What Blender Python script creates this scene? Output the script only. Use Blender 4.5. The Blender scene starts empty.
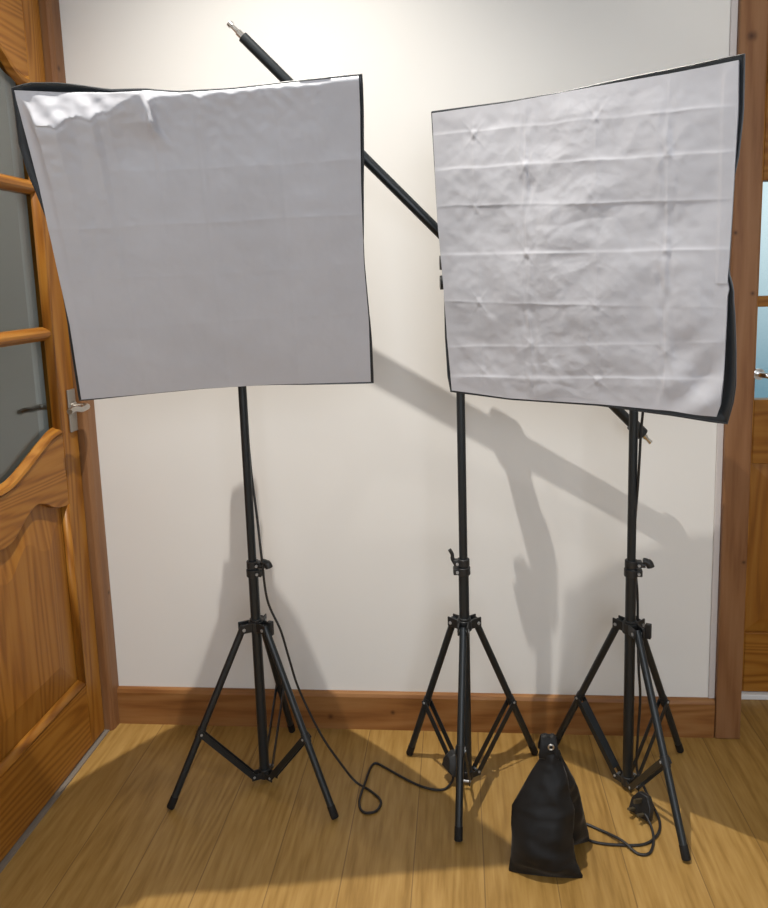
import bpy, bmesh, math, random
from mathutils import Vector, Matrix, noise
from math import sin, cos, pi, radians, sqrt, exp

random.seed(7)
S = bpy.context.scene
COL = S.collection

# ------------------------------------------------------------------ camera
F_PX = 780.0
cam_data = bpy.data.cameras.new('camera')
cam_data.sensor_fit = 'HORIZONTAL'
cam_data.sensor_width = 36.0
cam_data.lens = F_PX / 768.0 * 36.0
cam_data.shift_y = -58.0 / 768.0
cam_data.clip_start = 0.02
cam = bpy.data.objects.new('camera', cam_data)
COL.objects.link(cam)
CR = Vector((0.99519, 0.09288, -0.03110))      # camera right
CF = Vector((-0.09669, 0.98416, -0.14867))     # camera forward
CF.normalize(); CR = (CR - CF * CR.dot(CF)).normalized()
CU = CR.cross(CF)
cam.matrix_world = Matrix(((CR.x, CU.x, -CF.x, 0.0), (CR.y, CU.y, -CF.y, -2.0583),
                           (CR.z, CU.z, -CF.z, 1.27), (0, 0, 0, 1)))
S.camera = cam

# ------------------------------------------------------------------ world, lights, exposure
S.view_settings.view_transform = 'Standard'
S.view_settings.look = 'None'
S.view_settings.gamma = 1.0
S.view_settings.use_curve_mapping = False
S.view_settings.exposure = 0.08

W = bpy.data.worlds.new('world'); S.world = W; W.use_nodes = True
bg = W.node_tree.nodes['Background']
_wn, _wl = W.node_tree.nodes, W.node_tree.links
_tc = _wn.new('ShaderNodeTexCoord'); _sp = _wn.new('ShaderNodeSeparateXYZ'); _rp = _wn.new('ShaderNodeValToRGB')
_wl.new(_tc.outputs['Generated'], _sp.inputs[0]); _wl.new(_sp.outputs['Z'], _rp.inputs[0]); _wl.new(_rp.outputs[0], bg.inputs['Color'])
_mr = _wn.new('ShaderNodeMath'); _mr.operation = 'MULTIPLY_ADD'; _mr.inputs[1].default_value = 0.5; _mr.inputs[2].default_value = 0.5
_wl.new(_sp.outputs['Z'], _mr.inputs[0]); _wl.new(_mr.outputs[0], _rp.inputs[0])
_rp.color_ramp.elements[0].position = 0.43; _rp.color_ramp.elements[0].color = (0.16, 0.30, 0.38, 1)
_rp.color_ramp.elements[1].position = 0.53; _rp.color_ramp.elements[1].color = (0.78, 0.92, 0.97, 1)
bg.inputs['Strength'].default_value = 1.0


def point_light(name, loc, power, color, radius):
    l = bpy.data.lights.new(name, 'POINT'); l.energy = power; l.color = color; l.shadow_soft_size = radius
    o = bpy.data.objects.new(name, l); o.location = loc; COL.objects.link(o); return o


def area_light(name, loc, direction, sx, sy, power, color):
    l = bpy.data.lights.new(name, 'AREA'); l.shape = 'RECTANGLE'; l.size = sx; l.size_y = sy
    l.energy = power; l.color = color
    o = bpy.data.objects.new(name, l); o.location = loc
    o.rotation_euler = Vector(direction).to_track_quat('-Z', 'Y').to_euler(); COL.objects.link(o); return o


WARM = (1.0, 0.945, 0.86)


def downlight(name, loc, power, color, radius, cone, blend):
    l = bpy.data.lights.new(name, 'SPOT'); l.energy = power; l.color = color; l.shadow_soft_size = radius
    l.spot_size = math.radians(cone); l.spot_blend = blend
    o = bpy.data.objects.new(name, l); o.location = loc; COL.objects.link(o); return o


downlight('ceiling_downlight', (-0.40, -0.68, 2.90), 222.0, WARM, 0.009, 94, 1.0)
downlight('ceiling_downlight', (0.755, -0.68, 2.90), 30.0, WARM, 0.016, 98, 1.0)
area_light('window_daylight', (0.55, -3.55, 1.55), (0, 1, -0.03), 1.7, 1.3, 30.5, (0.89, 0.925, 1.0))
point_light('hall_fill_light', (-2.0, 0.3, 2.2), 2.6, (1.0, 0.90, 0.80), 0.05)  # added fill, no lamp known there: lifts the hall behind the door glass

# ------------------------------------------------------------------ materials


def new_mat(name):
    m = bpy.data.materials.new(name); m.use_nodes = True
    nt = m.node_tree
    return m, nt, nt.nodes, nt.links, nt.nodes['Principled BSDF']


def plain(name, col, rough=0.5, metal=0.0, spec=0.5, bump=0.0, bump_scale=300.0, sheen=0.0):
    m, nt, N, L, b = new_mat(name)
    b.inputs['Base Color'].default_value = (*col, 1); b.inputs['Roughness'].default_value = rough
    b.inputs['Metallic'].default_value = metal; b.inputs['Specular IOR Level'].default_value = spec
    tc = N.new('ShaderNodeTexCoord'); nz = N.new('ShaderNodeTexNoise')
    nz.inputs['Scale'].default_value = bump_scale; nz.inputs['Detail'].default_value = 3
    L.new(tc.outputs['Object'], nz.inputs['Vector'])
    mx = N.new('ShaderNodeMixRGB'); mx.blend_type = 'MULTIPLY'; mx.inputs[0].default_value = 0.12
    mx.inputs[1].default_value = (*col, 1); L.new(nz.outputs['Fac'], mx.inputs[2]); L.new(mx.outputs[0], b.inputs['Base Color'])
    if bump:
        bp = N.new('ShaderNodeBump'); bp.inputs['Strength'].default_value = bump; bp.inputs['Distance'].default_value = 0.002
        L.new(nz.outputs['Fac'], bp.inputs['Height']); L.new(bp.outputs[0], b.inputs['Normal'])
    if sheen:
        b.inputs['Sheen Weight'].default_value = sheen
    return m


def ramp(N, stops):
    r = N.new('ShaderNodeValToRGB'); e = r.color_ramp.elements
    e[0].position, e[0].color = stops[0][0], (*stops[0][1], 1)
    e[1].position, e[1].color = stops[-1][0], (*stops[-1][1], 1)
    for p, c in stops[1:-1]:
        n = e.new(p); n.color = (*c, 1)
    return r


def wood(name, light, mid, dark, axis='z', rings=26.0, rough=0.32, knots=(), seed=0.0, contrast=1.0):
    """pine: stretched growth-ring bands, fine fibre, a few dark knots; grain runs along axis"""
    m, nt, N, L, b = new_mat(name)
    tc = N.new('ShaderNodeTexCoord'); mp = N.new('ShaderNodeMapping')
    sc = {'x': (0.07, 1, 1), 'y': (1, 0.07, 1), 'z': (1, 1, 0.07)}[axis]
    mp.inputs['Scale'].default_value = sc; mp.inputs['Location'].default_value = (seed, seed * 1.7, seed * 0.6)
    L.new(tc.outputs['Object'], mp.inputs['Vector'])
    big = N.new('ShaderNodeTexNoise'); big.inputs['Scale'].default_value = 5.0; big.inputs['Detail'].default_value = 2.0
    L.new(mp.outputs[0], big.inputs['Vector'])
    mul = N.new('ShaderNodeMath'); mul.operation = 'MULTIPLY'; mul.inputs[1].default_value = rings
    L.new(big.outputs['Fac'], mul.inputs[0])
    sn = N.new('ShaderNodeMath'); sn.operation = 'SINE'
    m2 = N.new('ShaderNodeMath'); m2.operation = 'MULTIPLY'; m2.inputs[1].default_value = 6.283
    L.new(mul.outputs[0], m2.inputs[0]); L.new(m2.outputs[0], sn.inputs[0])
    fine = N.new('ShaderNodeTexNoise'); fine.inputs['Scale'].default_value = 130.0; fine.inputs['Detail'].default_value = 3.0
    L.new(mp.outputs[0], fine.inputs['Vector'])
    a1 = N.new('ShaderNodeMath'); a1.operation = 'MULTIPLY_ADD'; a1.inputs[1].default_value = 0.24 * contrast; a1.inputs[2].default_value = 0.22
    L.new(sn.outputs[0], a1.inputs[0])
    a2 = N.new('ShaderNodeMath'); a2.operation = 'MULTIPLY_ADD'; a2.inputs[1].default_value = 0.55
    L.new(fine.outputs['Fac'], a2.inputs[0]); L.new(a1.outputs[0], a2.inputs[2])
    r = ramp(N, [(0.1, light), (0.55, mid), (0.95, dark)])
    L.new(a2.outputs[0], r.inputs[0])
    out = r.outputs[0]
    for (kx, ky, kz, kr) in knots:      # single branch knots at their own places on the board
        sb_ = N.new('ShaderNodeVectorMath'); sb_.operation = 'SUBTRACT'; sb_.inputs[1].default_value = (kx, ky, kz)
        L.new(tc.outputs['Object'], sb_.inputs[0])
        ln = N.new('ShaderNodeVectorMath'); ln.operation = 'LENGTH'; L.new(sb_.outputs[0], ln.inputs[0])
        wb = N.new('ShaderNodeMath'); wb.operation = 'MULTIPLY_ADD'; wb.inputs[1].default_value = kr * 1.2; L.new(fine.outputs['Fac'], wb.inputs[0]); L.new(ln.outputs['Value'], wb.inputs[2])
        kn = ramp(N, [(kr * 0.9, (1, 1, 1)), (kr * 2.3, (0, 0, 0))]); L.new(wb.outputs[0], kn.inputs[0])
        mx = N.new('ShaderNodeMixRGB'); mx.inputs[2].default_value = (dark[0] * 0.30, dark[1] * 0.28, dark[2] * 0.35, 1)
        k2 = N.new('ShaderNodeMath'); k2.operation = 'MULTIPLY'; k2.inputs[1].default_value = 0.85
        L.new(kn.outputs[0], k2.inputs[0]); L.new(k2.outputs[0], mx.inputs[0]); L.new(out, mx.inputs[1]); out = mx.outputs[0]
    L.new(out, b.inputs['Base Color'])
    b.inputs['Roughness'].default_value = rough; b.inputs['Specular IOR Level'].default_value = 0.28
    bp = N.new('ShaderNodeBump'); bp.inputs['Strength'].default_value = 0.08; bp.inputs['Distance'].default_value = 0.001
    L.new(a2.outputs[0], bp.inputs['Height']); L.new(bp.outputs[0], b.inputs['Normal'])
    return m


def oak_floor(name):
    m, nt, N, L, b = new_mat(name)
    tc = N.new('ShaderNodeTexCoord'); sep = N.new('ShaderNodeSeparateXYZ'); L.new(tc.outputs['Object'], sep.inputs[0])

    def math(op, a, bv=None, c=None):
        n = N.new('ShaderNodeMath'); n.operation = op
        for i, v in enumerate((a, bv, c)):
            if v is None: continue
            if isinstance(v, (int, float)): n.inputs[i].default_value = v
            else: L.new(v, n.inputs[i])
        return n.outputs[0]
    PW = 0.1525
    u = math('DIVIDE', math('SUBTRACT', sep.outputs['X'], 0.645), PW)
    idx = math('FLOOR', u); fx = math('SUBTRACT', u, idx)
    wn = N.new('ShaderNodeTexWhiteNoise'); wn.noise_dimensions = '1D'; L.new(idx, wn.inputs['W'])
    vy = math('ADD', math('DIVIDE', sep.outputs['Y'], 9.0), math('ADD', math('MULTIPLY', wn.outputs['Value'], 0.3), 0.4))
    iy = math('FLOOR', vy); fy = math('SUBTRACT', vy, iy)
    wn2 = N.new('ShaderNodeTexWhiteNoise'); wn2.noise_dimensions = '2D'
    cb = N.new('ShaderNodeCombineXYZ'); L.new(idx, cb.inputs[0]); L.new(iy, cb.inputs[1]); L.new(cb.outputs[0], wn2.inputs['Vector'])
    off = math('MULTIPLY', wn2.outputs['Value'], 37.0)
    cv = N.new('ShaderNodeCombineXYZ')
    L.new(math('ADD', sep.outputs['X'], off), cv.inputs[0]); L.new(math('MULTIPLY', sep.outputs['Y'], 0.085), cv.inputs[1]); L.new(off, cv.inputs[2])
    big = N.new('ShaderNodeTexNoise'); big.inputs['Scale'].default_value = 7.0; big.inputs['Detail'].default_value = 2.0; L.new(cv.outputs[0], big.inputs['Vector'])
    fine = N.new('ShaderNodeTexNoise'); fine.inputs['Scale'].default_value = 120.0; fine.inputs['Detail'].default_value = 4.0; L.new(cv.outputs[0], fine.inputs['Vector'])
    sn = math('SINE', math('MULTIPLY', big.outputs['Fac'], 75.0))
    g = math('ADD', math('MULTIPLY', sn, 0.09), math('MULTIPLY', fine.outputs['Fac'], 0.75))
    g = math('ADD', g, math('MULTIPLY', math('SUBTRACT', wn2.outputs['Value'], 0.5), 0.16))
    r = ramp(N, [(0.12, (0.40, 0.245, 0.078)), (0.42, (0.315, 0.182, 0.049)), (0.72, (0.21, 0.112, 0.025))])
    L.new(g, r.inputs[0])
    ex = math('MINIMUM', fx, math('SUBTRACT', 1.0, fx)); ey = math('MINIMUM', fy, math('SUBTRACT', 1.0, fy))
    sx = math('LESS_THAN', ex, 0.0085); sy = math('LESS_THAN', ey, 0.0007)
    seam = math('MAXIMUM', sx, sy)
    mx = N.new('ShaderNodeMixRGB'); mx.inputs[2].default_value = (0.13, 0.07, 0.025, 1)
    L.new(math('MULTIPLY', seam, 0.62), mx.inputs[0]); L.new(r.outputs[0], mx.inputs[1])
    L.new(mx.outputs[0], b.inputs['Base Color'])
    b.inputs['Roughness'].default_value = 0.42
    b.inputs['Specular IOR Level'].default_value = 0.35
    bp = N.new('ShaderNodeBump'); bp.inputs['Strength'].default_value = 0.12; bp.inputs['Distance'].default_value = 0.0012
    L.new(math('SUBTRACT', math('MULTIPLY', fine.outputs['Fac'], 0.3), seam), bp.inputs['Height']); L.new(bp.outputs[0], b.inputs['Normal'])
    return m


def wall_paint(name, col):
    m, nt, N, L, b = new_mat(name)
    tc = N.new('ShaderNodeTexCoord'); nz = N.new('ShaderNodeTexNoise'); nz.inputs['Scale'].default_value = 260; nz.inputs['Detail'].default_value = 2
    L.new(tc.outputs['Object'], nz.inputs['Vector'])
    n2 = N.new('ShaderNodeTexNoise'); n2.inputs['Scale'].default_value = 2.5; L.new(tc.outputs['Object'], n2.inputs['Vector'])
    r = ramp(N, [(0.3, tuple(c * 0.975 for c in col)), (0.7, col)]); L.new(n2.outputs['Fac'], r.inputs[0]); L.new(r.outputs[0], b.inputs['Base Color'])
    bp = N.new('ShaderNodeBump'); bp.inputs['Strength'].default_value = 0.06; bp.inputs['Distance'].default_value = 0.001
    L.new(nz.outputs['Fac'], bp.inputs['Height']); L.new(bp.outputs[0], b.inputs['Normal'])
    b.inputs['Roughness'].default_value = 0.75; b.inputs['Specular IOR Level'].default_value = 0.25
    return m


def glass_mat(name, tint=(0.92, 0.96, 0.96)):
    m, nt, N, L, b = new_mat(name)
    N.remove(b)
    out = N['Material Output']
    tr = N.new('ShaderNodeBsdfTransparent'); tr.inputs['Color'].default_value = (*tint, 1)
    gl = N.new('ShaderNodeBsdfGlossy'); gl.inputs['Roughness'].default_value = 0.03
    lw = N.new('ShaderNodeLayerWeight'); pw = N.new('ShaderNodeMath'); pw.operation = 'POWER'; pw.inputs[1].default_value = 4.5
    L.new(lw.outputs['Facing'], pw.inputs[0]); fr = N.new('ShaderNodeMath'); fr.operation = 'MULTIPLY_ADD'; fr.inputs[1].default_value = 0.93; fr.inputs[2].default_value = 0.06
    L.new(pw.outputs[0], fr.inputs[0])
    tc = N.new('ShaderNodeTexCoord'); nz = N.new('ShaderNodeTexNoise'); nz.inputs['Scale'].default_value = 6
    bp = N.new('ShaderNodeBump'); bp.inputs['Strength'].default_value = 0.02; bp.inputs['Distance'].default_value = 0.01
    L.new(tc.outputs['Object'], nz.inputs['Vector']); L.new(nz.outputs['Fac'], bp.inputs['Height']); L.new(bp.outputs[0], gl.inputs['Normal'])
    mx = N.new('ShaderNodeMixShader'); L.new(fr.outputs[0], mx.inputs[0]); L.new(tr.outputs[0], mx.inputs[1]); L.new(gl.outputs[0], mx.inputs[2])
    L.new(mx.outputs[0], out.inputs['Surface'])
    return m


def cloth(name, col, rough, weave=900.0, trans=0.0, sheen=0.0, bump=0.1):
    m, nt, N, L, b = new_mat(name)
    tc = N.new('ShaderNodeTexCoord')
    w1 = N.new('ShaderNodeTexWave'); w1.inputs['Scale'].default_value = weave; w1.bands_direction = 'X'
    w2 = N.new('ShaderNodeTexWave'); w2.inputs['Scale'].default_value = weave; w2.bands_direction = 'Z'
    L.new(tc.outputs['Object'], w1.inputs['Vector']); L.new(tc.outputs['Object'], w2.inputs['Vector'])
    ad = N.new('ShaderNodeMath'); ad.operation = 'ADD'; L.new(w1.outputs['Fac'], ad.inputs[0]); L.new(w2.outputs['Fac'], ad.inputs[1])
    nz = N.new('ShaderNodeTexNoise'); nz.inputs['Scale'].default_value = 9.0; nz.inputs['Detail'].default_value = 4
    L.new(tc.outputs['Object'], nz.inputs['Vector'])
    r = ramp(N, [(0.3, tuple(c * 0.94 for c in col)), (0.7, col)]); L.new(nz.outputs['Fac'], r.inputs[0])
    L.new(r.outputs[0], b.inputs['Base Color'])
    b.inputs['Roughness'].default_value = rough
    bp = N.new('ShaderNodeBump'); bp.inputs['Strength'].default_value = bump; bp.inputs['Distance'].default_value = 0.0003
    L.new(ad.outputs[0], bp.inputs['Height']); L.new(bp.outputs[0], b.inputs['Normal'])
    if sheen: b.inputs['Sheen Weight'].default_value = sheen
    if trans:
        tl = N.new('ShaderNodeBsdfTranslucent'); L.new(r.outputs[0], tl.inputs['Color'])
        mx = N.new('ShaderNodeMixShader'); mx.inputs[0].default_value = trans
        out = N['Material Output']; L.new(b.outputs[0], mx.inputs[1]); L.new(tl.outputs[0], mx.inputs[2]); L.new(mx.outputs[0], out.inputs['Surface'])
    return m


M = {}
M['wall'] = wall_paint('wall_paint', (0.785, 0.775, 0.75))
M['ceiling'] = wall_paint('ceiling_paint', (0.82, 0.81, 0.79))
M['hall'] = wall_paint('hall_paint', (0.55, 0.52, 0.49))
M['floor'] = oak_floor('oak_floor')
PL, PM, PD = (0.37, 0.165, 0.027), (0.29, 0.112, 0.013), (0.16, 0.051, 0.005)
M['pine_v'] = wood('varnished_pine_vertical', PL, PM, PD, 'z', 30, 0.4, (), 0.3)
M['pine_panel'] = wood('varnished_pine_panel', PL, PM, PD, 'z', 22, 0.4, (), 4.7, 0.8)
M['pine_h'] = wood('varnished_pine_horizontal', PL, PM, PD, 'y', 30, 0.4, (), 1.9)
M['pine_hx'] = wood('varnished_pine_rail', PL, PM, PD, 'x', 24, 0.4, (), 2.9)
CL, CM, CD = (0.275, 0.142, 0.066), (0.225, 0.104, 0.043), (0.135, 0.052, 0.018)
M['casing'] = wood('reddish_pine_casing', CL, CM, CD, 'z', 12, 0.42, ((0.706, -0.020, 1.814, 0.0090), (0.685, -0.020, 1.355, 0.0040), (0.731, -0.020, 1.205, 0.0045), (0.735, -0.020, 0.504, 0.0040), (-1.013, -0.033, 1.831, 0.0060), (-1.013, -0.072, 0.429, 0.0040), (-1.013, -0.013, 0.404, 0.0040), (-1.013, -0.080, 0.254, 0.0030),), 8.3, 0.7)
M['skirt'] = wood('reddish_pine_skirting', (0.33, 0.165, 0.060), (0.26, 0.112, 0.034), (0.145, 0.052, 0.013), 'x', 15, 0.42, ((-0.383, -0.016, 0.037, 0.0060), (-0.204, -0.016, 0.054, 0.0050), (0.302, -0.016, 0.078, 0.0030),), 5.1, 0.8)
M['glass'] = glass_mat('door_glass')
M['nickel'] = plain('satin_nickel', (0.55, 0.53, 0.50), 0.32, 1.0)
M['dull_nickel'] = plain('dull_nickel_plate', (0.34, 0.32, 0.29), 0.45, 0.8)
M['dark_brass'] = plain('dull_brass', (0.16, 0.13, 0.08), 0.5, 0.7)
M['bolt'] = plain('zinc_bolt', (0.40, 0.41, 0.42), 0.42, 0.35)
M['chrome'] = plain('bright_steel', (0.75, 0.74, 0.72), 0.2, 1.0)
M['black_metal'] = plain('black_coated_metal', (0.010, 0.0145, 0.018), 0.38, 0.0, 0.5)
M['black_plastic'] = plain('black_plastic', (0.014, 0.015, 0.016), 0.45, 0.0, 0.5, 0.1)
M['rubber'] = plain('black_rubber', (0.012, 0.012, 0.012), 0.7, 0.0, 0.3, 0.1)
M['cord'] = plain('black_cord', (0.012, 0.011, 0.011), 0.5)
M['black_nylon'] = cloth('black_nylon', (0.020, 0.025, 0.030), 0.34, 700, 0.0, 0.2)
M['bag_nylon'] = cloth('sandbag_nylon', (0.0055, 0.0052, 0.0054), 0.5, 700, 0.0, 0.08)
M['bag_nylon'].node_tree.nodes['Principled BSDF'].inputs['Specular IOR Level'].default_value = 0.22
M['white_nylon'] = cloth('white_diffuser_nylon', (0.56, 0.57, 0.62), 0.42, 1400, 0.08, 0.0, 0.05)
M['white_pvc'] = plain('white_plastic', (0.78, 0.79, 0.80), 0.4)
M['caulk'] = plain('white_gloss_paint', (0.62, 0.58, 0.57), 0.5)
M['porcelain'] = plain('lamp_socket_plastic', (0.03, 0.03, 0.03), 0.4)

# ------------------------------------------------------------------ object helpers


def tag(o, label=None, cat=None, group=None, kind=None):
    if label: o['label'] = label
    if cat: o['category'] = cat
    if group: o['group'] = group
    if kind: o['kind'] = kind
    return o


def thing(name, label, cat, loc, group=None):
    o = bpy.data.objects.new(name, None); COL.objects.link(o); o.location = loc; o.empty_display_size = 0.05
    return tag(o, label, cat, group)


def obj(name, bm, mat, parent=None, smooth=True, bevel=0.0, subsurf=0, solid=0.0, angle=40):
    """link a bmesh given in WORLD coordinates; if it has a parent the parent's inverse is applied"""
    bmesh.ops.recalc_face_normals(bm, faces=bm.faces)
    me = bpy.data.meshes.new(name); bm.to_mesh(me); bm.free()
    me.materials.append(mat)
    o = bpy.data.objects.new(name, me); COL.objects.link(o)
    if parent is not None:
        o.parent = parent
        p = parent; mw = Matrix.Identity(4); chain = []
        while p is not None: chain.append(p); p = p.parent
        for q in reversed(chain): mw = mw @ (q.matrix_parent_inverse @ q.matrix_basis)
        o.matrix_parent_inverse = mw.inverted()
    if smooth:
        for p in me.polygons: p.use_smooth = True
        try: me.set_sharp_from_angle(angle=radians(angle))
        except Exception: pass
    if solid:
        md = o.modifiers.new('solid', 'SOLIDIFY'); md.thickness = solid; md.offset = 0
    if bevel:
        md = o.modifiers.new('bevel', 'BEVEL'); md.width = bevel; md.segments = 2; md.limit_method = 'ANGLE'; md.angle_limit = radians(35)
    if subsurf:
        md = o.modifiers.new('sub', 'SUBSURF'); md.levels = subsurf; md.render_levels = subsurf
    return o


def B(): return bmesh.new()


def box(bm, x0, x1, y0, y1, z0, z1):
    v = [bm.verts.new(p) for p in ((x0, y0, z0), (x1, y0, z0), (x1, y1, z0), (x0, y1, z0), (x0, y0, z1), (x1, y0, z1), (x1, y1, z1), (x0, y1, z1))]
    for f in ((0, 1, 2, 3), (4, 7, 6, 5), (0, 4, 5, 1), (1, 5, 6, 2), (2, 6, 7, 3), (3, 7, 4, 0)): bm.faces.new([v[i] for i in f])
    return bm


def obox(bm, c, ax, ay, az, sx, sy, sz):
    c, ax, ay, az = Vector(c), Vector(ax).normalized(), Vector(ay).normalized(), Vector(az).normalized()
    v = []
    for dz in (-.5, .5):
        for dx, dy in ((-.5, -.5), (.5, -.5), (.5, .5), (-.5, .5)):
            v.append(bm.verts.new(c + ax * dx * sx + ay * dy * sy + az * dz * sz))
    for f in ((0, 1, 2, 3), (4, 7, 6, 5), (0, 4, 5, 1), (1, 5, 6, 2), (2, 6, 7, 3), (3, 7, 4, 0)): bm.faces.new([v[i] for i in f])
    return bm


def prism(bm, poly, axis, a0, a1):
    """extrude polygon along x ('x': poly is (y,z)) or y ('y': poly is (x,z))"""
    def P(p, a): return (a, p[0], p[1]) if axis == 'x' else (p[0], a, p[1])
    A = [bm.verts.new(P(p, a0)) for p in poly]; C = [bm.verts.new(P(p, a1)) for p in poly]
    bm.faces.new(A); bm.faces.new(list(reversed(C)))
    n = len(poly)
    for i in range(n): bm.faces.new((A[i], A[(i + 1) % n], C[(i + 1) % n], C[i]))
    return bm


def tube(bm, pts, r, seg=12, caps=True):
    pts = [Vector(p) for p in pts]; n = len(pts)
    rr = r if isinstance(r, (list, tuple)) else [r] * n
    rings = []; nrm = None
    for i, p in enumerate(pts):
        t = (pts[min(i + 1, n - 1)] - pts[max(i - 1, 0)]).normalized()
        if nrm is None:
            a = Vector((0, 0, 1)) if abs(t.z) < 0.9 else Vector((1, 0, 0)); nrm = t.cross(a).normalized()
        else:
            nrm = (nrm - t * nrm.dot(t)).normalized()
        b2 = t.cross(nrm)
        rings.append([bm.verts.new(p + (nrm * cos(2 * pi * k / seg) + b2 * sin(2 * pi * k / seg)) * rr[i]) for k in range(seg)])
    for i in range(n - 1):
        for k in range(seg):
            bm.faces.new((rings[i][k], rings[i][(k + 1) % seg], rings[i + 1][(k + 1) % seg], rings[i + 1][k]))
    if caps: bm.faces.new(list(reversed(rings[0]))); bm.faces.new(rings[-1])
    return bm


def smooth_path(pts, n=10):
    """Catmull-Rom through pts"""
    P = [Vector(p) for p in pts]; P = [P[0] * 2 - P[1]] + P + [P[-1] * 2 - P[-2]]; out = []
    for i in range(1, len(P) - 2):
        for k in range(n):
            t = k / n; a, b_, c, d = P[i - 1], P[i], P[i + 1], P[i + 2]
            out.append(0.5 * ((2 * b_) + (c - a) * t + (2 * a - 5 * b_ + 4 * c - d) * t * t + (3 * b_ - a - 3 * c + d) * t ** 3))
    out.append(P[-2]); return out


def lerp(a, b_, t): return a + (b_ - a) * t


def interp(tab, s):
    if s <= tab[0][0]: return tab[0][1]
    for (a, va), (b_, vb) in zip(tab, tab[1:]):
        if s <= b_: return va + (vb - va) * (s - a) / (b_ - a + 1e-9)
    return tab[-1][1]


def struct(name, bm, mat, parent=None, **kw):
    o = obj(name, bm, mat, parent, **kw)
    if parent is None: o['kind'] = 'structure'
    return o


# ------------------------------------------------------------------ the room
CEIL = 2.95
XL, XR, YR = -1.05, 2.10, -3.60
struct('floor', box(B(), -2.6, 2.3, -3.75, 1.3, -0.06, 0.0), M['floor'], smooth=False)
struct('ceiling', box(B(), -2.6, 2.3, -3.75, 1.3, CEIL, CEIL + 0.06), M['ceiling'], smooth=False)
bm = B(); box(bm, XL - 0.1, 0.672, 0.0, 0.12, 0, CEIL); box(bm, 0.672, 1.62, 0.0, 0.12, 2.06, CEIL); box(bm, 1.62, XR + .1, 0.0, 0.12, 0, CEIL)
struct('wall_back', bm, M['wall'], smooth=False)
bm = B(); box(bm, XL - 0.1, XL, -0.055, 0.0, 0, CEIL); box(bm, XL - 0.1, XL, -0.83, -0.055, 2.04, CEIL); box(bm, XL - 0.1, XL, YR, -0.83, 0, CEIL)
struct('wall_left', bm, M['wall'], smooth=False)
struct('wall_right', box(B(), XR, XR + 0.1, YR, 0.0, 0, CEIL), M['wall'], smooth=False)
bm = B(); box(bm, XL - .1, -0.35, YR - .1, YR, 0, CEIL); box(bm, 1.45, XR + .1, YR - .1, YR, 0, CEIL)
box(bm, -0.35, 1.45, YR - .1, YR, 0, 0.85); box(bm, -0.35, 1.45, YR - .1, YR, 2.25, CEIL)
struct('wall_rear', bm, M['wall'], smooth=False)
# hall beyond the left door
bm = B(); box(bm, -2.5, -2.4, -2.6, 1.2, 0, CEIL); box(bm, -2.4, -1.15, 1.1, 1.2, 0, CEIL); box(bm, -2.4, -1.15, -2.6, -2.5, 0, CEIL)
struct('wall_hall', bm, M['hall'], smooth=False)

# skirting and door trim
bm = B()
prof = [(-0.016, 0.0), (-0.016, 0.098), (-0.0125, 0.107), (-0.006, 0.110), (0.0, 0.110), (0.0, 0.0)]
prism(bm, prof, 'x', -1.013, 0.676)
struct('baseboard_back', bm, M['skirt'], smooth=False)
bm = B()
prism(bm, [(x, y) for x, y in ((-1.05, -0.055), (-1.016, -0.055), (-1.010, -0.050), (-1.008, -0.022), (-1.009, -0.004), (-1.012, 0.0), (-1.05, 0.0))], 'y', 0, 1)
bm.free(); bm = B()
sec = [(-1.05, -0.054), (-1.022, -0.054), (-1.0165, -0.050), (-1.0135, -0.040), (-1.0125, -0.012), (-1.013, 0.0), (-1.05, 0.0)]
lo = [bm.verts.new((x, y, 0.0)) for x, y in sec]; hi = [bm.verts.new((x, y, CEIL)) for x, y in sec]
bm.faces.new(lo); bm.faces.new(list(reversed(hi)))
for i in range(len(sec)): bm.faces.new((lo[i], lo[(i + 1) % len(sec)], hi[(i + 1) % len(sec)], hi[i]))
struct('trim_1', bm, M['casing'], smooth=False)
# casing of the right door with a slim reveal edge of white paint beside it
bm = B(); box(bm, 0.678, 0.744, -0.020, 0.24, 0, 2.06)
struct('trim_2', bm, M['casing'], smooth=False, bevel=0.004)
bm = B(); box(bm, 0.6615, 0.678, -0.006, 0.0, 0.110, CEIL)
struct('trim_3', bm, M['caulk'], smooth=False, bevel=0.002)
bm = B(); box(bm, 0.744, 1.62, -0.02, 0.24, 2.04, 2.12)
struct('trim_4', bm, M['casing'], smooth=False)
bm = B(); box(bm, XL - 0.02, -1.026, -0.825, -0.055, 0.0, 0.004)
struct('trim_5', bm, plain('grey_threshold', (0.22, 0.19, 0.16), 0.5), smooth=False)
bm = B(); box(bm, 0.744, 1.62, 0.185, 0.225, 0.0, 0.016)
struct('trim_6', bm, M['white_pvc'], smooth=False, bevel=0.003)

# ------------------------------------------------------------------ left door (in the left wall, closed)
XF, XB = -1.037, -1.075
YC = -0.4375


def mirror(pts): return pts + [(2 * YC - y, z) for y, z in reversed(pts)]


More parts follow.
